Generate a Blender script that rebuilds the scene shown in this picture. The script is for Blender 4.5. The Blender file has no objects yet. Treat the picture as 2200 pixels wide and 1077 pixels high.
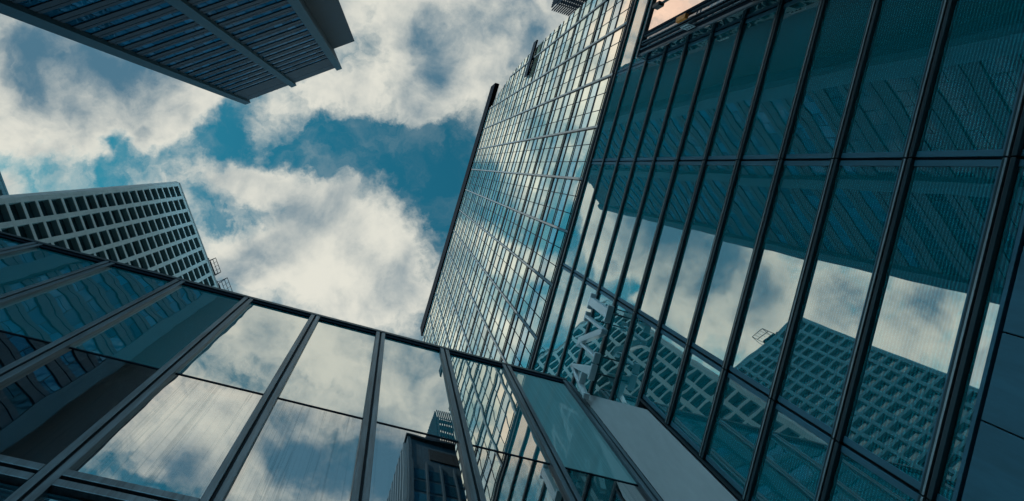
import bpy, math, random
import numpy as np
from mathutils import Matrix, Vector
random.seed(7)
SC = bpy.context.scene
COL = SC.collection
D2R = math.radians

# ------------------------------------------------------------------ camera
F = 1150.0                                   # focal length in photo pixels (2200 wide)
CX, CY = 989.69, 336.10                      # principal point: the photo is an off-centre crop
R = np.array([[0.9527870989847835, -0.2820277360532166, -0.10890211595391913],
              [0.2850333077588611, 0.958011433542274, 0.012776478533283054],
              [0.10072615090532666, -0.04321399424925272, 0.993970367132264]])
CAMZ = 1.6
cam_data = bpy.data.cameras.new("camera")
cam = bpy.data.objects.new("camera", cam_data)
COL.objects.link(cam)
_u, _s, _v = np.linalg.svd(R)
Rn = _u @ _v
cam.matrix_world = Matrix((
    (Rn[0][0], -Rn[1][0], -Rn[2][0], 0.0),
    (Rn[0][1], -Rn[1][1], -Rn[2][1], 0.0),
    (Rn[0][2], -Rn[1][2], -Rn[2][2], CAMZ),
    (0, 0, 0, 1)))
cam_data.sensor_width = 36.0
cam_data.lens = F / 2200.0 * 36.0
cam_data.shift_x = (1100.0 - CX) / 2200.0
cam_data.shift_y = (CY - 538.5) / 2200.0
cam_data.clip_start = 0.05
cam_data.clip_end = 8000.0
SC.camera = cam

def ray(x, y):
    return Rn.T @ np.array([(x - CX) / F, (y - CY) / F, 1.0])
def uv(x, y):
    v = ray(x, y); return v[0] / v[2], v[1] / v[2]
def proj(p):                                   # p: world point -> photo pixel
    v = Rn @ (np.array(p) - np.array([0, 0, CAMZ])); return CX + F * v[0] / v[2], CY + F * v[1] / v[2]

# ------------------------------------------------------------------ node helpers
class NT:
    def __init__(s, tree): s.t = tree; s.n = tree.nodes; s.l = tree.links
    def new(s, typ, **kw):
        n = s.n.new(typ)
        for k, v in kw.items(): setattr(n, k, v)
        return n
    def put(s, sock, val):
        if val is None: return
        if isinstance(val, bpy.types.NodeSocket): s.l.new(val, sock)
        else:
            if hasattr(sock.default_value, '__len__') and not hasattr(val, '__len__'): val = [val] * len(sock.default_value)
            if hasattr(val, '__len__') and len(val) == 3 and len(sock.default_value) == 4: val = tuple(val) + (1.0,)
            sock.default_value = val
    def math(s, op, a, b=None, c=None, clamp=False):
        n = s.new('ShaderNodeMath', operation=op, use_clamp=clamp)
        for i, v in enumerate((a, b, c)): s.put(n.inputs[i], v)
        return n.outputs[0]
    def vec(s, op, a, b=None, out=0):
        n = s.new('ShaderNodeVectorMath', operation=op)
        s.put(n.inputs[0], a); s.put(n.inputs[1], b)
        return n.outputs['Value'] if op in ('DOT_PRODUCT', 'LENGTH', 'DISTANCE') else n.outputs[0]
    def noise(s, vec, scale, detail=4, rough=0.55, dist=0.0, color=False):
        n = s.new('ShaderNodeTexNoise'); s.put(n.inputs['Vector'], vec)
        n.inputs['Scale'].default_value = scale; n.inputs['Detail'].default_value = detail
        n.inputs['Roughness'].default_value = rough; n.inputs['Distortion'].default_value = dist
        return n.outputs['Color' if color else 'Fac']
    def mix(s, fac, a, b):
        n = s.new('ShaderNodeMix', data_type='RGBA'); s.put(n.inputs[0], fac); s.put(n.inputs[6], a); s.put(n.inputs[7], b)
        return n.outputs[2]
    def ramp(s, v, a, b, interp='SMOOTHSTEP'):
        n = s.new('ShaderNodeMapRange', interpolation_type=interp); s.put(n.inputs[0], v)
        n.inputs[1].default_value = a; n.inputs[2].default_value = b
        return n.outputs[0]

# ------------------------------------------------------------------ sky: Nishita blue with broken cumulus
SUN_DIR = Vector((-0.74, 0.30, 0.60)).normalized()
world = bpy.data.worlds.new("World"); SC.world = world; world.use_nodes = True
W = NT(world.node_tree); W.n.clear()
def cloud_q(u, v): return (1150 * (0.963 * u - 0.268 * v), 1150 * (0.268 * u + 0.963 * v))
CLOUDS = [  # (where it is looked up, x, y, rx, ry, weight): big cloud masses and blue holes of the cloud layer
 ('d', 130, 150, 230, 120, .9), ('d', 60, 280, 120, 70, .55), ('d', 200, 270, 160, 80, .7), ('d', 335, 235, 95, 90, .75), ('d', 150, 345, 100, 45, .55),
 ('d', 395, 260, 45, 45, .45), ('d', 455, 220, 35, 45, .5),
 ('d', 870, 60, 170, 90, .85), ('d', 790, 200, 160, 55, .85), ('d', 960, 150, 130, 90, .9), ('d', 1070, 60, 130, 110, .9), ('d', 690, 225, 60, 40, .4), ('d', 900, 245, 80, 28, .45),
 ('d', 610, 235, 60, 45, .35), ('d', 570, 295, 50, 30, .3), ('d', 650, 320, 50, 30, .2),
 ('d', 555, 400, 75, 40, .8), ('d', 425, 380, 50, 40, .55), ('d', 710, 435, 100, 60, .65), ('d', 820, 510, 100, 90, .9), ('d', 640, 560, 150, 95, .9), ('d', 770, 620, 150, 80, .95),
 ('d', 560, 500, 80, 50, .5), ('d', 470, 560, 50, 60, .55), ('d', 880, 640, 50, 60, .4), ('d', 545, 360, 60, 25, .35), ('d', 15, 380, 22, 40, .5),
 # blue gaps
 ('d', 320, 335, 75, 40, -.8), ('d', 240, 385, 70, 20, -.6), ('d', 25, 340, 50, 35, -.5), ('d', 470, 290, 60, 60, -.35), ('d', 750, 300, 130, 35, -.75), ('d', 900, 320, 110, 60, -.8), ('d', 960, 400, 70, 110, -.7),
 ('d', 530, 478, 90, 32, -.6), ('d', 445, 440, 35, 55, -.3), ('d', 865, 425, 60, 45, -.45), ('d', 650, 350, 120, 25, -.3), ('d', 935, 690, 45, 40, -.6), ('d', 600, 340, 60, 25, -.25),
 ('d', 735, 120, 30, 40, -.15), ('d', 610, 640, 60, 20, -.2),
 # sky outside the frame, seen in the glass
 ('x', 1330, 520, 60, 90, .5), ('x', 1430, 540, 110, 90, .95), ('x', 1600, 620, 170, 110, .95), ('x', 1800, 690, 120, 120, .8), ('x', 1990, 700, 90, 140, .75), ('x', 1260, 680, 60, 60, .7), ('x', 1660, 740, 100, 50, .8),
 ('x', 1350, 625, 38, 60, -.9), ('x', 1265, 545, 40, 50, -.5), ('x', 1420, 720, 80, 25, -.3), ('x', 1880, 760, 60, 40, -.3),
 ('x', 1460, 40, 120, 80, .9), ('x', 1300, 60, 80, 120, .5),
 ('y', 560, 720, 90, 60, .8), ('y', 790, 770, 110, 60, .85), ('y', 480, 900, 110, 70, .9), ('y', 340, 970, 110, 60, .85), ('y', 620, 1000, 70, 50, .75), ('y', 900, 800, 110, 70, .8),
 ('y', 840, 1020, 90, 80, .6), ('y', 550, 860, 50, 25, .5),
 ('y', 655, 770, 30, 60, -.5), ('y', 330, 1060, 120, 22, -.6), ('y', 700, 930, 70, 50, -.25), ('y', 520, 815, 45, 25, -.5),
 ('y', 1130, 900, 160, 140, .9), ('y', 720, 950, 240, 130, .55), ('y', 740, 740, 220, 70, .8), ('y', 860, 820, 140, 80, .5), ('y', 900, 900, 120, 120, .4), ('y', 720, 800, 90, 60, .6), ('y', 720, 720, 120, 40, .5), ('y', 450, 980, 160, 90, .5), ('y', 680, 1020, 160, 70, .4),
 ('x', 1210, 150, 110, 110, .5), ('x', 1110, 620, 70, 90, .35), ('d', 660, -75, 110, 60, .9), ('d', 120, 100, 160, 60, .25), ('d', 540, -60, 110, 60, .8), ('d', 550, 290, 60, 40, .12), ('d', 640, 290, 50, 30, .15), ('d', 780, 330, 140, 40, -.5), ('d', 560, 320, 60, 35, -.2), ('d', 620, 265, 70, 30, -.15), ('d', 500, 300, 45, 60, -.3),
]
SHADE = [  # darker, thicker cloud cores
 ('d', 300, 150, 80, 55, .50), ('d', 230, 200, 60, 60, .3), ('d', 120, 60, 110, 60, .35), ('d', 20, 90, 70, 90, .4), ('d', 925, 130, 65, 70, .65), ('d', 770, 60, 60, 80, .4), ('d', 1010, 40, 60, 60, .5), ('d', 1140, 90, 50, 90, .6),
 ('d', 60, 200, 50, 40, .3), ('d', 690, 600, 130, 50, -.35), ('d', 560, 395, 60, 35, -.3), ('d', 830, 520, 60, 50, -.25), ('d', 600, 540, 60, 30, .2), ('d', 870, 620, 40, 50, .25), ('d', 480, 590, 50, 50, .2), ('d', 640, 470, 50, 30, .3), ('d', 790, 580, 40, 40, .25), 
 ('x', 1480, 510, 60, 60, .35), ('x', 1820, 640, 60, 90, .45), ('x', 2010, 640, 70, 70, .5), ('x', 1700, 600, 40, 60, .3),
 ('y', 720, 960, 180, 90, .3), ('y', 640, 1010, 150, 70, .45), ('y', 780, 770, 240, 80, -.40), ('y', 480, 900, 120, 80, -.3), ('y', 900, 900, 90, 60, -.2), ('y', 760, 980, 110, 90, .6), ('y', 880, 880, 80, 70, .2), ('y', 560, 690, 60, 40, .3), ('y', 420, 1030, 90, 50, .6), ('y', 860, 1010, 70, 80, .4),
]
tc = W.new('ShaderNodeTexCoord').outputs['Generated']
sep = W.new('ShaderNodeSeparateXYZ'); W.put(sep.inputs[0], tc)
zc = W.math('MAXIMUM', sep.outputs[2], 0.08)
cu = W.math('DIVIDE', sep.outputs[0], zc); cv = W.math('DIVIDE', sep.outputs[1], zc)
cmb = W.new('ShaderNodeCombineXYZ')
W.put(cmb.inputs[0], W.math('ADD', W.math('MULTIPLY', cu, 1150 * .963), W.math('MULTIPLY', cv, -1150 * .268)))
W.put(cmb.inputs[1], W.math('ADD', W.math('MULTIPLY', cu, 1150 * .268), W.math('MULTIPLY', cv, 1150 * .963)))
q0 = cmb.outputs[0]
warp = W.vec('SUBTRACT', W.noise(q0, 1 / 150, 6, .6, color=True), (.5, .5, .5))
warp2 = W.vec('SUBTRACT', W.noise(q0, 1 / 42, 5, .6, color=True), (.5, .5, .5))
q = W.vec('ADD', q0, W.vec('ADD', W.vec('MULTIPLY', warp, (150, 150, 0)), W.vec('MULTIPLY', warp2, (45, 45, 0))))
def blob_sum(spec):
    acc = 0.0
    for kind, x, y, rx, ry, w in spec:
        u, v = uv(x, y)
        if kind == 'x': u = -u
        if kind == 'y': v = -v
        cx, cy = cloud_q(u, v)
        d = W.vec('MULTIPLY', W.vec('SUBTRACT', q, (cx, cy, 0)), (1 / rx, 1 / ry, 0))
        g = W.math('POWER', math.exp(-1), W.vec('DOT_PRODUCT', d, d))
        acc = W.math('MULTIPLY_ADD', g, w, acc)
    return acc
fbm = W.noise(q0, 1 / 125, 9, .57, .25)
bil = W.math('ABSOLUTE', W.math('SUBTRACT', W.noise(q, 1 / 75, 6, .55, .1), .5))
cover = W.math('ADD', blob_sum(CLOUDS), W.math('MULTIPLY_ADD', fbm, 2.0, -1.13))
cover = W.math('ADD', cover, W.math('MULTIPLY_ADD', bil, -1.9, .22))
rad = W.vec('LENGTH', q0)
cover = W.math('ADD', cover, W.math('MULTIPLY', W.ramp(rad, 850, 1300), .45))
veil = W.math('MULTIPLY', W.ramp(W.noise(q, 1 / 190, 7, .62, .6), .42, .75), .22)
mask = W.math('MAXIMUM', W.math('POWER', W.ramp(cover, -.32, .98), 1.0), veil)
thick = W.ramp(cover, .35, 1.5)
shade = W.math('ADD', blob_sum(SHADE), W.math('MULTIPLY_ADD', W.noise(q0, 1 / 150, 6, .54, .3), 2.2, -.97))
shade = W.math('ADD', shade, W.math('MULTIPLY_ADD', thick, .30, -.08))
shade = W.math('ADD', shade, W.math('MULTIPLY_ADD', bil, 1.0, -.12))
shade = W.ramp(shade, -.25, 1.05)
cloud_col = W.mix(shade, (.62, .612, .54), (.06, .145, .21))
warm = W.math('MINIMUM', blob_sum([('x', 1440, 40, 130, 110, 1.0), ('x', 1360, 60, 60, 120, .6)]), 1.0)
cloud_col = W.mix(W.math('MULTIPLY', warm, .55), cloud_col, (.95, .62, .45))
sky = W.new('ShaderNodeTexSky', sky_type='NISHITA', sun_disc=False)
sky.sun_elevation = math.asin(SUN_DIR.z); sky.sun_rotation = math.atan2(SUN_DIR.x, SUN_DIR.y)
sky.air_density = 1.4; sky.dust_density = .6; sky.ozone_density = 2.5
SKY_STRENGTH = .08
blue = W.vec('MULTIPLY', sky.outputs[0], (SKY_STRENGTH * .13, SKY_STRENGTH * .84, SKY_STRENGTH * .77))
glow = W.ramp(sep.outputs[2], .66, .15)              # added horizon glow, out of view, as teal fill light for the street
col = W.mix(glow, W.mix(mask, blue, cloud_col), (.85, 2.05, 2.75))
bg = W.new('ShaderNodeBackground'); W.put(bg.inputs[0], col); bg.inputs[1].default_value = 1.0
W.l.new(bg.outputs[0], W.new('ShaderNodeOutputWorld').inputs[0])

# ------------------------------------------------------------------ sun, exposure
sl = bpy.data.lights.new("sun", 'SUN'); sl.energy = 3.5; sl.angle = D2R(0.5); sl.color = (1.0, .86, .70)
so = bpy.data.objects.new("sun", sl); COL.objects.link(so)
so.rotation_euler = SUN_DIR.to_track_quat('Z', 'Y').to_euler(); so.location = (0, 0, 300)
SC.view_settings.view_transform = 'Standard'; SC.view_settings.look = 'None'
SC.view_settings.exposure = 0.32; SC.view_settings.gamma = 1.0
SC.cycles.max_bounces = 10; SC.cycles.glossy_bounces = 6; SC.cycles.transparent_max_bounces = 12
SC.cycles.caustics_reflective = False; SC.cycles.caustics_refractive = False

# ------------------------------------------------------------------ materials
def mat(name):
    m = bpy.data.materials.new(name); m.use_nodes = True
    t = NT(m.node_tree); t.n.clear()
    return m, t
def surface(name, col, rough=.6, metal=0.0, var=.25, scale=1.0, stain=None, bump=.0, stretch=(1, 1, 1), spec=.4):
    m, t = mat(name)
    c = t.new('ShaderNodeTexCoord').outputs['Object']
    c = t.vec('MULTIPLY', c, stretch)
    n = t.noise(c, scale, 6, .6); n2 = t.noise(c, scale * 9, 4, .6)
    f = t.math('ADD', t.math('MULTIPLY', n, .7), t.math('MULTIPLY', n2, .3))
    f = t.ramp(f, .3, .7, 'LINEAR')
    lo = tuple(x * (1 - var) for x in col); hi = tuple(min(1, x * (1 + var)) for x in col)
    cc = t.mix(f, lo, hi)
    p = t.new('ShaderNodeBsdfPrincipled'); t.put(p.inputs['Base Color'], cc)
    t.put(p.inputs['Roughness'], t.math('MULTIPLY_ADD', n2, .2, rough - .1)); p.inputs['Metallic'].default_value = metal
    p.inputs['Specular IOR Level'].default_value = spec
    if bump:
        b = t.new('ShaderNodeBump'); b.inputs['Strength'].default_value = 1; b.inputs['Distance'].default_value = bump
        t.put(b.inputs['Height'], n2); t.l.new(b.outputs[0], p.inputs['Normal'])
    t.l.new(p.outputs[0], t.new('ShaderNodeOutputMaterial').inputs[0])
    return m
def jointed(name, col, jx, jz, wid=.012, dark=.45, var=.2, rough=.75, scale=.6):
    """concrete or metal panels with thin joints every jx, jz metres"""
    m, t = mat(name)
    c = t.new('ShaderNodeTexCoord').outputs['Object']
    s = t.new('ShaderNodeSeparateXYZ'); t.put(s.inputs[0], c)
    j = 0.0
    for ax, pitch in ((0, jx), (2, jz)):
        if pitch:
            fr = t.math('FRACT', t.math('DIVIDE', s.outputs[ax], pitch))
            j = t.math('MAXIMUM', j, t.math('LESS_THAN', fr, wid / pitch))
    n = t.noise(c, scale, 7, .62); n2 = t.noise(t.vec('MULTIPLY', c, (6, 6, .6)), scale, 5, .6)
    f = t.ramp(t.math('ADD', t.math('MULTIPLY', n, .5), t.math('MULTIPLY', n2, .5)), .3, .7, 'LINEAR')
    cc = t.mix(f, tuple(x * (1 - var) for x in col), tuple(x * (1 + var) for x in col))
    cc = t.mix(t.math('MULTIPLY', j, 1 - dark), cc, (.01, .015, .02))
    p = t.new('ShaderNodeBsdfPrincipled'); t.put(p.inputs['Base Color'], cc); p.inputs['Roughness'].default_value = rough
    p.inputs['Specular IOR Level'].default_value = .25
    t.l.new(p.outputs[0], t.new('ShaderNodeOutputMaterial').inputs[0])
    return m
def glass(name, tint, refl, base, rough=.0, wave=.004, wscale=1.2, stripes=None, clear=None, rand=.0, edge=.3, tilt=.0, streaks=.0):
    """coated facade glass: mirror coat over a tinted pane (opaque backing, or clear when 'clear' is a tint)"""
    m, t = mat(name)
    oi = t.new('ShaderNodeObjectInfo'); geo = t.new('ShaderNodeNewGeometry')
    rnd = t.math('FRACT', t.math('ADD', oi.outputs['Random'], geo.outputs['Random Per Island']))
    c = t.new('ShaderNodeTexCoord').outputs['Object']
    off = t.new('ShaderNodeCombineXYZ'); t.put(off.inputs[0], t.math('MULTIPLY', rnd, 61.0)); t.put(off.inputs[1], t.math('MULTIPLY', rnd, 23.0))
    cc = t.vec('ADD', c, off.outputs[0])
    h = t.noise(cc, wscale, 1.5, .45)
    b = t.new('ShaderNodeBump'); b.inputs['Strength'].default_value = 1; b.inputs['Distance'].default_value = wave; t.put(b.inputs['Height'], h)
    bcol = base
    if rand:
        k = t.math('MULTIPLY_ADD', rnd, 2 * rand, 1 - rand)
        bcol = t.vec('SCALE', base); t.put(t.n[-1].inputs['Scale'], k); t.put(t.n[-1].inputs[0], base)
    if stripes:
        pitch, dark = stripes
        s = t.new('ShaderNodeSeparateXYZ'); t.put(s.inputs[0], c)
        fr = t.math('FRACT', t.math('DIVIDE', s.outputs[2], pitch))
        st = t.math('LESS_THAN', fr, .5)
        bcol = t.mix(st, bcol, dark)
    d = t.new('ShaderNodeBsdfDiffuse'); t.put(d.inputs[0], bcol)
    under = d.outputs[0]
    if clear:
        tr = t.new('ShaderNodeBsdfTransparent'); t.put(tr.inputs[0], clear)
        mx0 = t.new('ShaderNodeMixShader'); mx0.inputs[0].default_value = .88
        t.l.new(under, mx0.inputs[1]); t.l.new(tr.outputs[0], mx0.inputs[2]); under = mx0.outputs[0]
    g = t.new('ShaderNodeBsdfGlossy'); t.put(g.inputs[0], tint); g.inputs['Roughness'].default_value = rough
    nrm = b.outputs[0]
    if tilt:
        tv = t.new('ShaderNodeCombineXYZ')
        for i_, k_ in enumerate((37.7, 91.3, 53.9)): t.put(tv.inputs[i_], t.math('MULTIPLY_ADD', t.math('FRACT', t.math('MULTIPLY', rnd, k_)), 2 * tilt, -tilt))
        nrm = t.vec('NORMALIZE', t.vec('ADD', nrm, tv.outputs[0]))
    t.put(g.inputs['Normal'], nrm)
    lw = t.new('ShaderNodeLayerWeight'); lw.inputs[0].default_value = .35
    fac = t.math('MULTIPLY_ADD', lw.outputs['Facing'], edge, refl, clamp=True)
    if rand: fac = t.math('MULTIPLY', fac, t.math('MULTIPLY_ADD', rnd, rand * .5, 1 - rand * .25), clamp=True)
    if streaks:
        sv = t.noise(t.vec('MULTIPLY', cc, (16, 1, .12)), 1.0, 3, .6)
        sl_ = t.ramp(t.math('ABSOLUTE', t.math('SUBTRACT', sv, .5)), .0, .035)
        wide = t.ramp(t.noise(t.vec('MULTIPLY', cc, (3.0, 1, .10)), 1.0, 2, .5), .35, .7)
        fac = t.math('MULTIPLY', fac, t.math('SUBTRACT', 1.0, t.math('MULTIPLY', t.math('SUBTRACT', 1.0, t.math('MULTIPLY', sl_, t.math('MULTIPLY_ADD', wide, .35, .65))), streaks)))
    mx = t.new('ShaderNodeMixShader'); t.put(mx.inputs[0], fac)
    t.l.new(under, mx.inputs[1]); t.l.new(g.outputs[0], mx.inputs[2])
    t.l.new(mx.outputs[0], t.new('ShaderNodeOutputMaterial').inputs[0])
    return m
M = {}
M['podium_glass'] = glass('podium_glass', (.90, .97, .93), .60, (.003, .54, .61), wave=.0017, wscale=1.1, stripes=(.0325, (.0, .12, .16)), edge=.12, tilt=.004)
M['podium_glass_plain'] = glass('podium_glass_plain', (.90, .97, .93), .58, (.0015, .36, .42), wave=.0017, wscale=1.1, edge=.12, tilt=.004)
M['bay_glass'] = glass('bay_glass', (1.0, .92, .86), .85, (.03, .05, .06), wave=.004, wscale=1.3)
M['pav_glass'] = glass('pavilion_glass', (.86, .92, .90), .58, (.01, .05, .06), wave=.0036, wscale=.8, clear=(.50, .74, .80), edge=.15)
M['pav_blind_glass'] = glass('pavilion_blind_glass', (.80, .92, .92), .20, (.20, .37, .38), wave=.003, wscale=.8, edge=.2, streaks=.5)
M['pav_upper'] = glass('pavilion_upper_glass', (.95, .96, .92), .68, (.008, .30, .36), wave=.0036, wscale=.8, edge=.12, tilt=.002)
M['pav_lower'] = glass('pavilion_lower_glass', (.95, .96, .95), .74, (.01, .05, .06), wave=.0036, wscale=.8, clear=(.50, .74, .80), edge=.12, tilt=.002, streaks=.26)
M['pav_low'] = glass('pavilion_low_glass', (.80, .90, .92), .40, (.01, .08, .11), wave=.003, wscale=.8, stripes=(.05, (.002, .02, .03)))
M['tower_glass'] = glass('tower_glass', (.98, 1.0, .93), .86, (.60, .88, .74), wave=.006, wscale=.5, rand=.25, edge=.1, tilt=.004)
M['tower_spandrel'] = glass('tower_spandrel_glass', (.78, .90, .92), .68, (.18, .38, .46), wave=.006, wscale=.5, rand=.35, edge=.1, tilt=.004)
M['band_glass'] = glass('band_window_glass', (.35, .6, .85), .06, (.005, .066, .115), wave=.003, wscale=.8, rand=.5, edge=.2)
M['grid_glass'] = glass('grid_window_glass', (.5, .65, .7), .18, (.03, .075, .09), wave=.01, wscale=.8, rand=.3, edge=.2)
M['dark_glass'] = glass('dark_tower_glass', (.45, .6, .7), .14, (.010, .055, .095), wave=.004, wscale=.5, rand=.5, edge=.2)
M['dark_metal'] = surface('dark_metal', (.015, .032, .042), .42, .35, .3, 1.5, spec=.5)
M['rail_glint'] = surface('rail_glint', (.34, .40, .42), .35, .5, .25, 2.0, spec=.5, stretch=(.3, 3, 3))  # pale colour stands in for the glint on rail edges
M['rail_metal'] = surface('rail_metal', (.018, .048, .060), .4, .3, .25, 2.0, spec=.5, stretch=(.3, 3, 3))
M['black'] = surface('black_gasket', (.006, .010, .014), .7, 0, .2, 2, spec=.15)
M['worn_metal'] = surface('worn_aluminium', (.10, .14, .165), .4, .45, .6, 3.0, spec=.5, stretch=(5, 5, .35))
M['beige_panel'] = surface('beige_render', (.50, .48, .475), .85, 0, .16, 1.0, stretch=(1.5, 1.5, .35), bump=.0006, spec=.2)
M['cladding'] = surface('blue_grey_cladding', (.05, .17, .23), .45, .1, .3, .8, spec=.4, stretch=(2.5, 2.5, .5))
M['navy_metal'] = surface('navy_parapet_metal', (.003, .012, .022), .8, .0, .2, .3, spec=.08)
M['joint_metal'] = surface('silver_joint_metal', (.11, .14, .16), .7, .0, .25, .5, spec=.1)
M['tower_dark'] = surface('tower_backing', (.002, .006, .011), .9, 0, .2, .4, spec=.03)
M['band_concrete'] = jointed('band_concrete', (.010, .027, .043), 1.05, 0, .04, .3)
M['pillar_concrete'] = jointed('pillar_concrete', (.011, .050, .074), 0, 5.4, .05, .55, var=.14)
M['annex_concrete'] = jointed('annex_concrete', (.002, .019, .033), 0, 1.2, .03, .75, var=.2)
M['grid_concrete'] = jointed('grid_concrete', (.56, .56, .54), 0, 2.32, .03, .7, var=.16)
M['cap_concrete'] = jointed('cap_concrete', (.31, .285, .275), 0, 2.32, .05, .5, var=.2)
M['dark_wall'] = jointed('dark_tower_wall', (.003, .024, .042), 1.5, 3.5, .05, .4, var=.3)
M['fin_grey'] = surface('pale_fin', (.05, .09, .12), .6, .1, .2, .5)
M['reveal_shade'] = surface('reveal_shade_tone', (.17, .29, .31), .7, 0, .15, .6, spec=.2)  # darkened colour stands in for shade under the window heads
M['roof'] = surface('roof_felt', (.12, .13, .14), .9, 0, .2, .6, spec=.2)
M['room'] = surface('dark_room', (.02, .028, .034), .9, 0, .2, .6, spec=.1)
M['blind'] = surface('pale_blind', (.30, .60, .66), .9, 0, .08, .7, spec=.1)
M['curtain'] = surface('grey_curtain', (.08, .22, .30), .9, 0, .25, 1.0, spec=.1, stretch=(6, 1, .15))
M['letter_steel'] = surface('letter_steel', (.85, .88, .90), .22, .2, .05, 1.0, spec=.6)
M['orange'] = surface('orange_lens', (1.0, .27, .05), .35, 0, .1, 5)
M['plate'] = surface('plate_white', (.55, .58, .58), .4, 0, .15, 20)
M['asphalt'] = surface('asphalt', (.05, .05, .052), .9, 0, .3, .8, bump=.002)
M['paving'] = jointed('paving', (.26, .25, .24), .6, 0, .01, .5)
M['kerb'] = surface('kerb_stone', (.32, .31, .30), .8, 0, .15, 1.5)
M['paint'] = surface('road_paint', (.75, .75, .72), .7, 0, .1, 3)

# ------------------------------------------------------------------ geometry helpers
class MB:
    def __init__(s): s.v = []; s.f = []
    def box(s, x0, x1, y0, y1, z0, z1):
        if x0 > x1: x0, x1 = x1, x0
        if y0 > y1: y0, y1 = y1, y0
        if z0 > z1: z0, z1 = z1, z0
        b = len(s.v)
        s.v += [(x0, y0, z0), (x1, y0, z0), (x1, y1, z0), (x0, y1, z0), (x0, y0, z1), (x1, y0, z1), (x1, y1, z1), (x0, y1, z1)]
        s.f += [tuple(b + i for i in q) for q in ((0, 3, 2, 1), (4, 5, 6, 7), (0, 1, 5, 4), (1, 2, 6, 5), (2, 3, 7, 6), (3, 0, 4, 7))]
        return s
    def prism(s, poly, axis, a, b):
        """extrude a 2-D polygon along axis ('x','y','z') from a to b; poly in the two other axes in order"""
        n = len(poly); o = len(s.v)
        for k in (a, b):
            for p, r in poly:
                s.v.append({'x': (k, p, r), 'y': (p, k, r), 'z': (p, r, k)}[axis])
        s.f.append(tuple(o + i for i in range(n))[::-1]); s.f.append(tuple(o + n + i for i in range(n)))
        for i in range(n):
            j = (i + 1) % n
            s.f.append((o + i, o + j, o + n + j, o + n + i))
        return s
    def bar(s, p, q, r=.03, n=6):
        p, q = Vector(p), Vector(q); d = (q - p).normalized()
        a = d.orthogonal().normalized(); c = d.cross(a); o = len(s.v)
        for e in (p, q):
            for i in range(n):
                t = 2 * math.pi * i / n
                s.v.append(tuple(e + a * (r * math.cos(t)) + c * (r * math.sin(t))))
        s.f.append(tuple(o + i for i in range(n))[::-1]); s.f.append(tuple(o + n + i for i in range(n)))
        for i in range(n):
            j = (i + 1) % n; s.f.append((o + i, o + j, o + n + j, o + n + i))
        return s
    def build(s, name, m, parent=None, bevel=0):
        me = bpy.data.meshes.new(name); me.from_pydata(s.v, [], s.f); me.update()
        import bmesh
        bm = bmesh.new(); bm.from_mesh(me); bmesh.ops.recalc_face_normals(bm, faces=bm.faces); bm.to_mesh(me); bm.free()
        me.materials.append(M[m] if isinstance(m, str) else m)
        o = bpy.data.objects.new(name, me); COL.objects.link(o)
        if parent: o.parent = parent
        if bevel:
            bv = o.modifiers.new('bevel', 'BEVEL'); bv.width = bevel; bv.segments = 2; bv.limit_method = 'ANGLE'
        return o
def thing(name, label, cat, loc=(0, 0, 0), rz=0.0, group=None):
    o = bpy.data.objects.new(name, None); COL.objects.link(o)
    o.location = loc; o.rotation_euler = (0, 0, rz); o['label'] = label; o['category'] = cat
    if group: o['group'] = group
    return o
def structure(o): o['kind'] = 'structure'; return o
def copy_tree(o, parent=None):
    c = o.copy(); COL.objects.link(c)
    if parent: c.parent = parent
    for ch in list(o.children): copy_tree(ch, c)
    return c
def local_to_world(o, p):
    c, s = math.cos(o.rotation_euler[2]), math.sin(o.rotation_euler[2])
    return (o.location[0] + p[0] * c - p[1] * s, o.location[1] + p[0] * s + p[1] * c, o.location[2] + p[2])
def seen_area(root, x0, x1, y, z0, z1, hidden=None):
    ps = []
    for x, z in ((x0, z0), (x1, z0), (x1, z1), (x0, z1)):
        w = local_to_world(root, (x, y, z))
        if w[2] < CAMZ + .5: return 0
        ps.append(proj(w))
    cx = sum(p[0] for p in ps) / 4; cy = sum(p[1] for p in ps) / 4
    if not (0 < cx < 2200 and 0 < cy < 1077): return 0
    if hidden and hidden(cx, cy): return 0
    return abs(sum(ps[i][0] * ps[(i + 1) % 4][1] - ps[(i + 1) % 4][0] * ps[i][1] for i in range(4))) / 2
def windows(root, rects, y, m, name='window', depth=.04, limit=100, hidden=None, matpick=None):
    """panes: the hundred that show largest become parts of their own, the rest one part"""
    order = sorted(range(len(rects)), key=lambda i: -seen_area(root, *rects[i][:2], y, *rects[i][2:4], hidden=hidden))
    for i in order[:limit]:
        r = rects[i]; MB().box(r[0], r[1], y - depth, y, r[2], r[3]).build(name, matpick(r) if matpick else m, root)
    groups = {}
    for i in order[limit:]:
        r = rects[i]; k = matpick(r) if matpick else m
        groups.setdefault(k, MB()).box(r[0], r[1], y - depth, y, r[2], r[3])
    for k, b in groups.items():
        o = b.build(name + 's_beyond', k, root); o['kind'] = 'stuff'

# ------------------------------------------------------------------ ground
def sheet(name, m, x0, x1, y0, y1, z0, z1, kind=True):
    o = MB().box(x0, x1, y0, y1, z0, z1).build(name, m)
    if kind: structure(o)
    return o
sheet('ground', 'asphalt', -3000, 3000, -3000, 3000, -.6, -.14)
sheet('pavement', 'paving', -3.2, 60, -60, 60, -.13, 0)
sheet('kerb', 'kerb', -3.5, -3.204, -60, 60, -.13, .004)
mk = MB()
for i in range(-9, 10): mk.box(-9.1, -8.95, i * 6, i * 6 + 3, -.138, -.134)
structure(mk.build('road_marking', 'paint'))

pav_edge = lambda x, y: y > 503 + .257 * x          # below this line of the photo the pavilion hides what is behind

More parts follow.
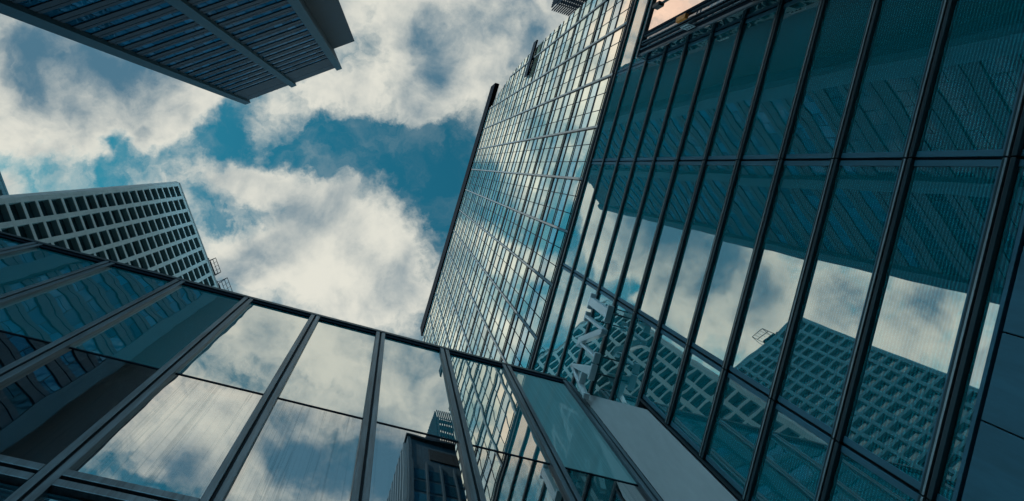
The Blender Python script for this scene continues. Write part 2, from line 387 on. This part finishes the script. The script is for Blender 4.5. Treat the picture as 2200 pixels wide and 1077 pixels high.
# ------------------------------------------------------------------ right: podium with horizontal glazing bands
PX = 4.8
pod = thing('glass_podium', 'dark teal glazed facade with close horizontal rails filling the right side, below the silver letters', 'building', (PX, 0, 0), D2R(90))
Z = CAMZ
rows = [3.926 + .9065 * k + Z for k in range(12)]           # rail heights
TOPZ = rows[-1] + .12
J = (-1.476, 1.395)                                           # vertical joints, local x = world Y
STEP = -3.955
END_LOW, END_HIGH = 2.575, 4.6
FWD_TOP = 12.05 + Z
body = MB()
body.box(-40, END_LOW, -13, -.34, .0, TOPZ - .06)
body.box(END_LOW, END_HIGH, -13, -.34, 8.4 + Z, TOPZ - .061)
body.build('wall', 'room', pod)
MB().box(-40, END_HIGH, -13.2, .005, TOPZ - .055, TOPZ).box(-40, END_HIGH, -.1, -.01, rows[-1] + .06, TOPZ - .058).build('roof_coping', 'navy_metal', pod)
MB().box(-40, END_HIGH, -.05, .0, TOPZ + .08, TOPZ + .11).build('roof_rail', 'worn_metal', pod)
edges = [STEP, J[0], J[1], END_LOW]
levels = [3.72 + Z] + rows
for k in range(len(levels) - 1):
    z0 = levels[k] + (.058 if k else .01); z1 = levels[k + 1] - .058
    hi = levels[k] > 8.3 + Z
    e = list(edges); e[-1] = END_HIGH if hi else END_LOW
    if levels[k] > FWD_TOP - .1: e = [-12, -9.2, -6.57] + e
    for a, b in zip(e[:-1], e[1:]):
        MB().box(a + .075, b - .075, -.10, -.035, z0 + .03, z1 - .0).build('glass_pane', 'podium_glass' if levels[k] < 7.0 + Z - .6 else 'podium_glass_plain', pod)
        # frame of the pane: thin metal border, top edge in shadow
        fr = MB().box(a + .016, a + .075, -.10, -.027, z0, z1).box(b - .075, b - .016, -.10, -.027, z0, z1).box(a + .0751, b - .0751, -.10, -.027, z0, z0 + .03)
        fr.build('pane_frame', 'cladding', pod)
for k, h in enumerate(rows):
    hi = h > 8.3 + Z
    e = list(edges); e[-1] = END_HIGH if hi else END_LOW
    if h > FWD_TOP - .1: e = [-12, -9.2, -6.57] + e
    for a, b in zip(e[:-1], e[1:]):
        r = MB().box(a + .008, b - .008, -.10, .008, h - .055, h - .015).box(a + .008, b - .008, -.10, .003, h + .028, h + .052)
        MB().box(a + .008, b - .008, -.10, .006, h + .010, h + .0275).build('rail_glint_strip', 'rail_glint', pod)  # added pale strip, a painted highlight along the rail
        r.build('rail', 'rail_metal', pod, bevel=.004)
    MB().box(e[0], e[-1], -.12, -.035, h - .0165, h + .0095).build('rail_gasket', 'black', pod)
jb = MB()
for j in J: jb.box(j - .0155, j + .0155, -.12, -.075, 3.6 + Z, rows[-1])
jb.build('joint_gasket', 'black', pod)
MB().box(END_LOW, END_LOW + .035, -.33, .01, 0, 8.4 + Z).build('end_frame', 'dark_metal', pod)
# smooth metal cladding below the glazing
ce = [STEP, -2.2, -.76, -.06, .64, 1.33, 2.02, END_LOW]
for a, b in zip(ce[:-1], ce[1:]): MB().box(a + .006, b - .006, -.33, -.03, .02, 3.70 + Z).build('cladding_panel', 'cladding', pod, bevel=.003)
# bay that steps forward towards the street, with its corner post of stacked trims
FW = .233
MB().box(-12, STEP - .02, -.33, FW - .06, 0, FWD_TOP - .05).build('bay_body', 'black', pod)
MB().box(STEP - .02, STEP, -.33, FW - .02, 0, FWD_TOP - .05).build('bay_return', glass('return_glass', (.5, .62, .66), .45, (.003, .02, .03), wave=.006, wscale=2), pod)
MB().box(-12, STEP + .01, -.2, FW + .03, FWD_TOP - .05, FWD_TOP + .03).build('bay_coping', 'worn_metal', pod, bevel=.006)
post_x = STEP - .02
MB().box(post_x - .05, post_x, FW - .06, FW, 0, FWD_TOP - .05).build('corner_trim', 'worn_metal', pod, bevel=.006)
x = post_x - .052
trims = [(.09, .00, 'navy_metal'), (.02, .03, 'joint_metal'), (.10, -.03, 'bay_dark'), (.015, .02, 'joint_metal'), (.05, .01, 'navy_metal'), (.012, .035, 'joint_metal'), (.13, -.02, 'bay_dark'), (.02, .02, 'worn_metal'), (.07, .04, 'navy_metal')]
M['bay_dark'] = glass('bay_dark_glass', (.5, .6, .68), .35, (.006, .02, .03), wave=.01, wscale=4)
for w, y, m in trims:
    MB().box(x - w + .002, x, FW - .07, FW - .01 + y, 0, FWD_TOP - .051).build('trim_strip', m, pod, bevel=.005)
    x -= w
gx = x
for a, b in ((-6.57, gx), (-9.2, -6.57), (-12, -9.2)):
    for z0, z1 in ((6.0 + Z, 9.2 + Z), (9.2 + Z, FWD_TOP - .052)):
        MB().box(a + .02, b - .004, FW - .05, FW - .02, z0 + .02, z1).build('bay_pane', 'bay_glass', pod)
MB().box(gx - .62, gx - .60, FW - .02, FW + .015, 9.5 + Z, FWD_TOP - .3).box(gx - .66, gx - .56, FW - .02, FW + .05, FWD_TOP - .5, FWD_TOP - .2).build('bay_bracket', 'dark_metal', pod, bevel=.005)
for i, zz in enumerate((9.85 + Z, 7.9 + Z)):
    MB().box(post_x - .44, post_x - .33, FW + .01, FW + .09, zz + .1, zz + .46).build('marker_lamp', 'orange', pod, bevel=.01)
    pl = MB().box(post_x - .09, post_x - .075, FW + .0, FW + .16, zz - .28, zz + .02).build('plate', 'plate', pod, bevel=.004)
    st = MB()
    for c in range(3):
        st.box(post_x - .0745, post_x - .072, FW + .03, FW + .05, zz - .25 + c * .085, zz - .19 + c * .085)
        st.box(post_x - .0745, post_x - .072, FW + .0505, FW + .13, zz - .25 + c * .085, zz - .235 + c * .085)
        st.box(post_x - .0745, post_x - .072, FW + .11, FW + .13, zz - .2345 + c * .085, zz - .19 + c * .085)
    st.build('plate_marking', 'black', pl)

# silver letters A N I standing off the glass (local x is world Y, text runs towards -Y)
LX, LY0, LY1 = PX, .30, .42
def letter(name, label, strokes, group='raised letters on the podium glass'):
    root = thing(name, label, 'sign letter', (PX, 0, 0), D2R(90), group)
    b = MB()
    for poly in strokes: b.prism(poly, 'y', LY0, LY1)
    b.build('letter_body', 'letter_steel', root, bevel=.006)
    xs = [p[0] for s in strokes for p in s]; zs = [p[1] for s in strokes for p in s]
    return root, b
def pegs(root, pts):
    for px_, pz in pts:
        MB().bar((px_, -.06, pz), (px_, LY0 + .01, pz), .014, 8).build('standoff', 'dark_metal', root)
z0, z1 = 9.55 + Z, 10.50 + Z
def rect(a, b, c, d): return [(a, c), (b, c), (b, d), (a, d)]
r, _ = letter('sign_letter', 'silver letter I, the last and uppermost of the three raised letters on the podium glass',
    [rect(1.51, 1.67, z0 + .05, z1 - .05), rect(1.43, 1.75, z0, z0 + .0495), rect(1.43, 1.75, z1 - .0495, z1)])
pegs(r, [(1.59, z0 + .15), (1.59, z1 - .15)])
r, _ = letter('sign_letter', 'silver letter N, the middle one of the three raised letters on the podium glass',
    [rect(1.88, 1.93, z0 + .0, z1 - .05), rect(1.81, 2.0, z1 - .0495, z1), rect(2.40, 2.45, z0 + .05, z1 - .16), rect(2.33, 2.52, z0, z0 + .0495),
     [(2.53, z1), (2.36, z1), (1.934, z0 + .16), (1.934, z0), (1.98, z0), (2.396, z1 - .16), (2.53, z1 - .05)]])
pegs(r, [(1.905, z1 - .2), (2.425, z0 + .2)])
r, _ = letter('sign_letter', 'silver letter A, lowest of the three raised letters, beside the beige panel',
    [[(2.60, z0 + .05), (2.77, z0 + .05), (2.955, z1), (2.89, z1)], rect(2.55, 2.84, z0, z0 + .0495),
     [(3.17, z0 + .05), (3.13, z0 + .05), (2.90, z1 - .06), (2.956, z1 - .0)], rect(3.09, 3.19, z0, z0 + .0495), rect(2.83, 3.06, z0 + .34, z0 + .40)])
pegs(r, [(2.72, z0 + .1), (2.92, z1 - .12)])

# ------------------------------------------------------------------ bottom left: low pavilion of tall mirrored panes
DL = 3.3
pav = thing('glass_pavilion', 'low building of tall mirrored panes between worn metal mullions, along the bottom of the picture', 'building', (0, DL, 0), D2R(180))
XE = 4.44
mull = [-(XE - 1.2965 * k) for k in range(16)]              # local x = -world X
xl, xr = mull[0], mull[-1]
T, MIDZ, BOT = 10.70 + Z, 7.10 + Z, 4.78 + Z
MB().box(xl - .02, xr + .3, -14, .03, T - .10, T).build('coping', 'dark_metal', pav, bevel=.012)
MB().box(xl, xr, -.12, .0, T - .20, T - .101).build('head_frame', 'navy_metal', pav)
MB().box(xl, xr, -14, -13.9, 0, T - .101).box(xl, xr, -13.8, -.7, T - .4, T - .101).box(xl, xl + .08, -13.8, -.16, 0, T - .401).box(xr - .08, xr, -13.8, -.16, 0, T - .401).box(xl + .081, xr - .081, -13.8, -2.6, BOT - .3, BOT - .1).build('wall', 'room', pav)
for i in range(len(mull) - 1):
    a, b = mull[i] + .09, mull[i + 1] - .09
    MB().box(a, b, -.09, -.03, MIDZ + .014, T - .201).build('upper_pane', 'pav_upper' if i else 'pav_blind_glass', pav)
    MB().box(a, b, -.09, -.03, BOT + .12, MIDZ - .014).build('lower_pane', 'pav_lower', pav)
    MB().box(a, b, -.09, -.03, BOT - 3.2, BOT - .12).build('street_pane', 'pav_low', pav)
    MB().box(a, b, -.10, -.022, MIDZ - .0135, MIDZ + .0135).build('transom', 'navy_metal', pav)
    MB().box(a, b, -.55, -.53, MIDZ + .05, T - .41).build('blind', 'blind', pav)
    # pleated curtain behind the lower pane
    if i < 9:
        me = MB(); n = 34; zt, zb = MIDZ - .10, BOT + .05
        sp = random.choice((1.0, .8, 1.0)); k0 = random.random() * 6
        for q_ in range(n + 1):
            xx = a + (b - a) * sp * q_ / n; yy = -.30 + .045 * math.sin(q_ * 1.55 + k0) + .02 * math.sin(q_ * .7 + k0 * 2)
            me.v += [(xx, yy, zb), (xx + random.uniform(-.01, .01), yy * .9 - .03, zt)]
        me.f = [(2 * q_, 2 * q_ + 2, 2 * q_ + 3, 2 * q_ + 1) for q_ in range(n)]
        me.build('curtain', 'curtain', pav)
for x_ in mull:
    m_ = MB().box(x_ - .09, x_ - .016, -.10, .022, 0, T - .102).box(x_ + .016, x_ + .09, -.10, .022, 0, T - .1021)
    m_.build('mullion', 'worn_metal', pav, bevel=.006)
gsk = MB()
for x_ in mull: gsk.box(x_ - .0155, x_ + .0155, -.11, -.01, 0, T - .103)
gsk.build('mullion_gasket', 'black', pav)
for i in range(len(mull) - 1):
    a, b = mull[i] + .0905, mull[i + 1] - .0905
    MB().box(a, b, -.10, .028, BOT - .11, BOT - .022).box(a, b, -.10, .0285, BOT + .022, BOT + .11).build('transom_bar', 'worn_metal', pav, bevel=.006)
    MB().box(a, b, -.09, -.015, BOT - .0215, BOT + .0215).build('transom_gasket', 'black', pav)
# plain closing panel between the end mullion and the podium, its top sloping down to the podium
P0 = (-(XE + .105), .02); P1 = (-(PX - .012), DL - 2.634)
dx, dy = P1[0] - P0[0], P1[1] - P0[1]; L = math.hypot(dx, dy); nx, ny = dy / L * .08, -dx / L * .08
cp = MB()
for (px_, py_), zt in ((P0, 10.12 + Z), (P1, 8.12 + Z)):
    for s in (0, 1): cp.v += [(px_ - nx * s, py_ - ny * s, 0), (px_ - nx * s, py_ - ny * s, zt)]
cp.f = [(0, 1, 5, 4), (2, 6, 7, 3), (1, 3, 7, 5), (0, 4, 6, 2), (0, 2, 3, 1), (4, 5, 7, 6)]
cp.build('closing_panel', 'beige_panel', pav)

# ------------------------------------------------------------------ centre: curtain-wall tower set back behind the podium
TX = 20.5
tow = thing('curtain_wall_tower', 'tall glass tower of pale green panes with a dark parapet, right of the open sky', 'tower', (TX, 0, 0), D2R(90))
SOUTH, ROOF = 47.8, 160.0 + Z
def north(h):                                   # the north edge leans in towards the top
    pts = [(0, -33.0), (88, -32.9), (103, -32.6), (120, -31.9), (134, -30.6), (150, -26.6), (160, -23.2), (175, -18)]
    for (a, ya), (b, yb) in zip(pts[:-1], pts[1:]):
        if a <= h <= b: return ya + (yb - ya) * (h - a) / (b - a)
    return -33.0
bk = MB(); hs = [0, 60, 88, 103, 112, 120, 127, 134, 139, 144, 150, 155, 160]
poly = [(SOUTH, 0), (SOUTH, ROOF)] + [(north(h) + .05, h + Z if h else 0) for h in hs[::-1]]
bk.prism(poly, 'y', -24, -.25); bk.build('core_wall', 'tower_dark', tow)
PER = 11.75; H0 = 60.17
jx = []
y = 2.195 + 6.35 * 7
thick = [2.195 + 6.35 * k for k in range(-6, 8)]
cols = sorted([t + d for t in thick for d in (0, 2.12, 4.24)])
cols = [c for c in cols if -33.5 < c < SOUTH - .5] + [SOUTH]
spans = [(.60, 1.72, 's'), (2.32, 4.90, 'w'), (5.20, 5.50, 's'), (5.80, 7.66, 's'), (8.28, 10.80, 'w'), (11.02, 11.22, 'w')]
rects = []
n0 = -3
for p in range(-3, 10):
    top = H0 + PER * p
    for a, b, k in spans:
        za, zb = top - b, top - a
        if zb > 160.4 or zb < 30: continue
        yn = north(zb) + .1
        cc = [yn] + [c for c in cols if c > yn + .35]
        for c0, c1 in zip(cc[:-1], cc[1:]):
            rects.append((c0 + .05, c1 - .05, za + Z, zb + Z, k))
behind = lambda x, y: pav_edge(x, y) or x > 1262 - (y - 350) * .28
windows(tow, rects, 0.0, 'tower_glass', 'glass_pane', .05, 100, behind, lambda r: 'tower_glass' if r[4] == 'w' else 'tower_spandrel')
hb = MB()                                         # floor-edge bars between the panes
for p in range(-3, 10):
    top = H0 + PER * p
    for d, w in ((2.02, .22), (7.97, .22), (5.05, .09), (5.65, .09), (10.91, .07), (11.75, .16)):
        h = top - d
        if 30 < h < 160: hb.box(north(h) + .1, SOUTH, -.2, .05, h - w + Z, h + w + Z)
hb.build('floor_bars', 'navy_metal', tow)
for c in cols[:-1]:
    is_thick = any(abs(c - t) < .01 for t in thick)
    htop = 160.0
    for h in np.arange(159.5, 80, -1.0):
        if north(h) + .2 < c: htop = h; break
    if is_thick:
        MB().box(c - .12, c + .12, -.1, .16, 30, htop + Z - .1).build('joint_channel', 'joint_metal', tow)
        MB().box(c + .18, c + .24, -.1, .10, 30, htop + Z - .12).build('joint_gasket', 'tower_dark', tow)
    else:
        MB().box(c - .045, c + .045, -.1, .03, 30, htop + Z - .1).build('joint_fin', 'navy_metal', tow)
MB().box(-31.6, SOUTH + .1, -1.0, .35, 161.0 + Z, 169.0 + Z).build('parapet', 'tower_dark', tow, bevel=.05)
MB().box(-33.4, -25.4, .25, .6, 111.4 + Z, 114.2 + Z).build('cleaning_rail', 'navy_metal', tow, bevel=.05)
MB().box(-20, SOUTH - .5, -24, -1.2, ROOF - .3, ROOF + .1).build('roof', 'roof', tow)

# ------------------------------------------------------------------ top left: dark tower of concrete bands between three pillars
TLA = (-30.209, -2.132); TANG = D2R(-38.23)
band = thing('concrete_band_tower', 'dark tower of concrete bands and strip windows between three broad pillars, at the upper left', 'tower', (TLA[0], TLA[1], 0), TANG)
TH = 101 + Z
pil = ((0.0, 1.02), (8.78, 9.78), (17.55, 18.62))
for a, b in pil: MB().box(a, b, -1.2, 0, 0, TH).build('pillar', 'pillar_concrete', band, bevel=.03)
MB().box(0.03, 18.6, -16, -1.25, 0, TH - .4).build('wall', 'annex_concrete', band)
zk = [49.55 + 2.684 * k + Z for k in range(-18, 16)]
wr = []
for a, b in ((1.05, 8.75), (9.81, 17.52)):
    sp = MB()
    for i, z_ in enumerate(zk):
        lo = z_ + 1.25; hi_ = (zk[i + 1] if i + 1 < len(zk) else TH - .75)
        mid = lo + (hi_ - lo) * .62
        sp.box(a, b, -1.24, -.45, lo, mid - .05).box(a, b, -1.24, -.45, mid + .05, hi_).box(a, b, -1.24, -.53, mid - .05, mid + .05)
        n = 7; w = (b - a) / n
        for k in range(n):
            x0 = a + w * k + .03; x1 = a + w * (k + 1) - .03
            if (k + i) % 2 == 0: wr.append((x0, x1, z_ + .05, z_ + 1.2))
            else:
                wr.append((x0, x1, z_ + .05, z_ + .42)); wr.append((x0, x1, z_ + .48, z_ + 1.2))
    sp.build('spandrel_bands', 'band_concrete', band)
    MB().box(a, b, -1.24, -.61, zk[0], zk[-1] + 1.25).build('window_backing', 'black', band)
M['band_glass_low'] = glass('band_low_window_glass', (.35, .6, .85), .04, (.005, .030, .044), wave=.003, wscale=.8, rand=.3, edge=.1)
windows(band, wr, -.545, 'band_glass', 'window', .05, matpick=lambda r: 'band_glass' if r[2] > 36 else 'band_glass_low')
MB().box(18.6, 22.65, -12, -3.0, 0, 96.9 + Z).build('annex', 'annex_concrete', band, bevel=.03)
rf = MB()
for x_ in (1.4, 1.9, 2.3, 2.7, 5.2, 6.3, 7.9): rf.box(x_, x_ + random.uniform(.1, .3), -.8, -.5, TH - .75, TH - .75 + random.uniform(.25, .7))
rf.build('roof_brackets', 'black', band)
MB().box(1.03, 17.5, -16, -.44, TH - .80, TH - .74).build('roof_edge', 'band_concrete', band)

# ------------------------------------------------------------------ left: two pale concrete grid towers
GANG = math.atan2(.805, .593) + math.pi
def cradle(parent_xyz, rz, w, h, label, rails):
    t = thing('roof_cradle', label, 'maintenance cradle', parent_xyz, rz, 'maintenance cradles on the grid towers')
    b = MB()
    for x_ in (0, w):
        b.bar((x_, 0, 0), (x_, 0, h), .07); b.bar((x_, -1.3, 0), (x_, -1.3, h * .75), .06); b.bar((x_, -1.3, h * .75), (x_, 0, h), .06)
    for r_ in rails: b.bar((0, 0, h * r_), (w, 0, h * r_), .06)
    for k in range(1, 4): b.bar((w * k / 4, 0, h * .45), (w * k / 4, 0, h), .035)
    b.build('frame', 'navy_metal', t)
    m_ = MB().box(.1, w - .1, -1.2, .15, .05, 1.1).box(.5, w * .45, -1.1, -.2, 1.12, 1.7).box(w * .6, w - .3, -1.0, -.1, 1.12, 1.5)
    m_.build('motor_box', 'tower_dark', t, bevel=.04)
    MB().bar((w + .45, -.1, 0), (w + .45, -.1, .5), .35, 12).build('winch_drum', 'tower_dark', t)
    return t
def grid_tower(loc, label):
    g = thing('grid_tower', label, 'tower', (loc[0], loc[1], 0), GANG, 'pale concrete grid towers')
    GH = 107.2 + Z; NC, NR = 10, 40; D = .66
    wx = [(-(.62 + 2.56 * c + 1.96), -(.62 + 2.56 * c)) for c in range(NC)]
    wz = [(105.85 - 2.318 * k - 1.86 + Z, 105.85 - 2.318 * k + Z) for k in range(NR)]
    f = MB(); xr_ = -.02; xl_ = wx[-1][0] - .6
    ztop = GH - .5
    for z0_, z1_ in wz:
        f.box(xl_, xr_, -D, 0, z1_, ztop); ztop = z0_
        xp = xr_
        for a, b in wx: f.box(b, xp, -D, -.004, z0_, z1_); xp = a
        f.box(xl_, xp, -D, -.004, z0_, z1_)
    f.box(xl_, xr_, -D, 0, 0, ztop)
    f.build('facade_grid', 'grid_concrete', g)
    rv = MB()  # added thin linings, their dark colour paints the shade inside the openings
    for z0_, z1_ in wz:
        for a, b in wx: rv.box(a + .012, b - .012, -D + .025, -.03, z1_ - .03, z1_ - .003).box(a + .0005, a + .0118, -D + .025, -.03, z0_ + .002, z1_ - .003).box(b - .0118, b - .0005, -D + .025, -.03, z0_ + .002, z1_ - .003)
    rv.build('reveal_shade_linings', 'reveal_shade', g)
    MB().box(xl_ + .1, 0, -24, -D - .08, 0, GH - .6).build('core_wall', 'room', g)
    MB().prism([(-.018, .0), (.48, -.55), (.48, -24), (-.018, -24)], 'z', 0, GH - .5).build('corner_pier', 'cap_concrete', g)
    MB().box(xl_, -.02, -24.05, .05, GH - .5, GH).prism([(-.019, .05), (.52, -.55), (.52, -24.05), (-.019, -24.05)], 'z', GH - .499, GH - .001).build('roof_cap', 'cap_concrete', g)
    rc = [(a + .001, b - .001, z0_ + .001, z1_ - .001) for a, b in wx for z0_, z1_ in wz]
    windows(g, rc, -D + .02, 'grid_glass', 'window', .05, 100, pav_edge)
    return g
gt = grid_tower((-39.282, 15.511), 'pale concrete grid tower with two maintenance cradles on its roof edge')
gt2 = copy_tree(gt); gt2.location = (-80.6, 8.1, 0)
M['grid_dark'] = jointed('shaded_grid_concrete', (.065, .13, .15), 0, 2.32, .03, .7, var=.2)
for ch in gt2.children:                                   # same concrete, colour darkened to stand in for the farther tower's shade
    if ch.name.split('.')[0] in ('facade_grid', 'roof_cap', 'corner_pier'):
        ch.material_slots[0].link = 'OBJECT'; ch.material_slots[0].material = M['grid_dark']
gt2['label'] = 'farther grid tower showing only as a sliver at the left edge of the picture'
def on_roof(t_, b_, loc): return (loc[0] + .593 * t_ + .805 * b_, loc[1] + .805 * t_ - .593 * b_, 107.2 + Z)
cradle(on_roof(19.0, -.25, (-39.282, 15.511)), GANG, 3.0, 4.3, 'roof cradle higher on the roof edge, its rail frame whole against the sky', (.62, 1.0))
cradle(on_roof(24.4, -.25, (-39.282, 15.511)), GANG, 3.7, 6.4, 'roof cradle half hidden by the coping of the low glass building', (.45, .72, 1.0))
c2 = on_roof(8, -.25, (-80.6, 8.1))
cradle(c2, GANG, 3.0, 4.3, 'roof cradle on the farther grid tower, seen in the podium glass', (.62, 1.0))

# ------------------------------------------------------------------ far behind: dark slab with a louvred plant room, mirrored in the pavilion
dk = thing('dark_tower', 'dark tower with a slatted rooftop screen, behind the glass tower at the top edge', 'tower', (0, -42.75, 0), 0)
DH = 105 + Z; X0 = 16.2
MB().box(X0, 60, -30, -.6, 0, DH - .6).build('wall', 'dark_wall', dk)
MB().box(X0 - .3, 60, -30, .2, DH - .6, DH).build('roof_edge', 'navy_metal', dk)
MB().box(X0 + 4, X0 + 22, -.55, -.35, DH - 7.5, DH - 3.4).build('louvre_band', 'black', dk)
fr = MB()
for k in range(7): fr.box(X0 + 2.6 * k + .5, X0 + 2.6 * k + .8, -.6, -.1, 0, DH - 9)
fr.box(X0, X0 + .6, -.6, -.2, 0, DH - .6)
fr.build('front_fins', 'dark_wall', dk)
wr = []
for k in range(30):
    z_ = DH - 11 - 3.4 * k
    for c in range(6): wr.append((X0 + 2.6 * c + .85, X0 + 2.6 * c + 3.05, z_ - 2.7, z_))
    for c in range(5): wr.append((X0 + 20 + 3 * c, X0 + 22.6 + 3 * c, z_ - 1.9, z_))
windows(dk, wr, -.5, 'dark_glass', 'window', .06)
sf = MB()
for k in range(20): sf.box(X0 - .75, X0 - .02, -30 + 1.5 * k, -29.6 + 1.5 * k, 0, DH - 2.2)
sf.build('side_fins', 'fin_grey', dk)
sl_ = MB(); bx0, bx1, by0, by1, bz1 = 23.2, 46, -20, -1.4, 122 + Z
n = int((bx1 - bx0) / .5)
for k in range(n): sl_.box(bx0 + .5 * k, bx0 + .5 * k + .2, by1 - .35, by1, DH, bz1 + (.0))
for k in range(int((by1 - by0) / .5)): sl_.box(bx0 - .36, bx0 - .01, by1 - .5 * k - .9, by1 - .5 * k - .7, DH, bz1)
for k in range(6): sl_.box(bx0, bx1, by1 - .5, by1 - .36, DH + 2.5 * k, DH + 2.5 * k + (1.5 if k < 5 else .3))
sl_.box(bx0, bx0 + .1, by0, by1 - .51, DH, bz1 - 3.5)
sl_.build('louvre_screen', 'navy_metal', dk)
MB().box(bx0 + 3, bx1, by0, by1 - 5, DH, bz1 - 5).build('plant_room', 'dark_wall', dk)
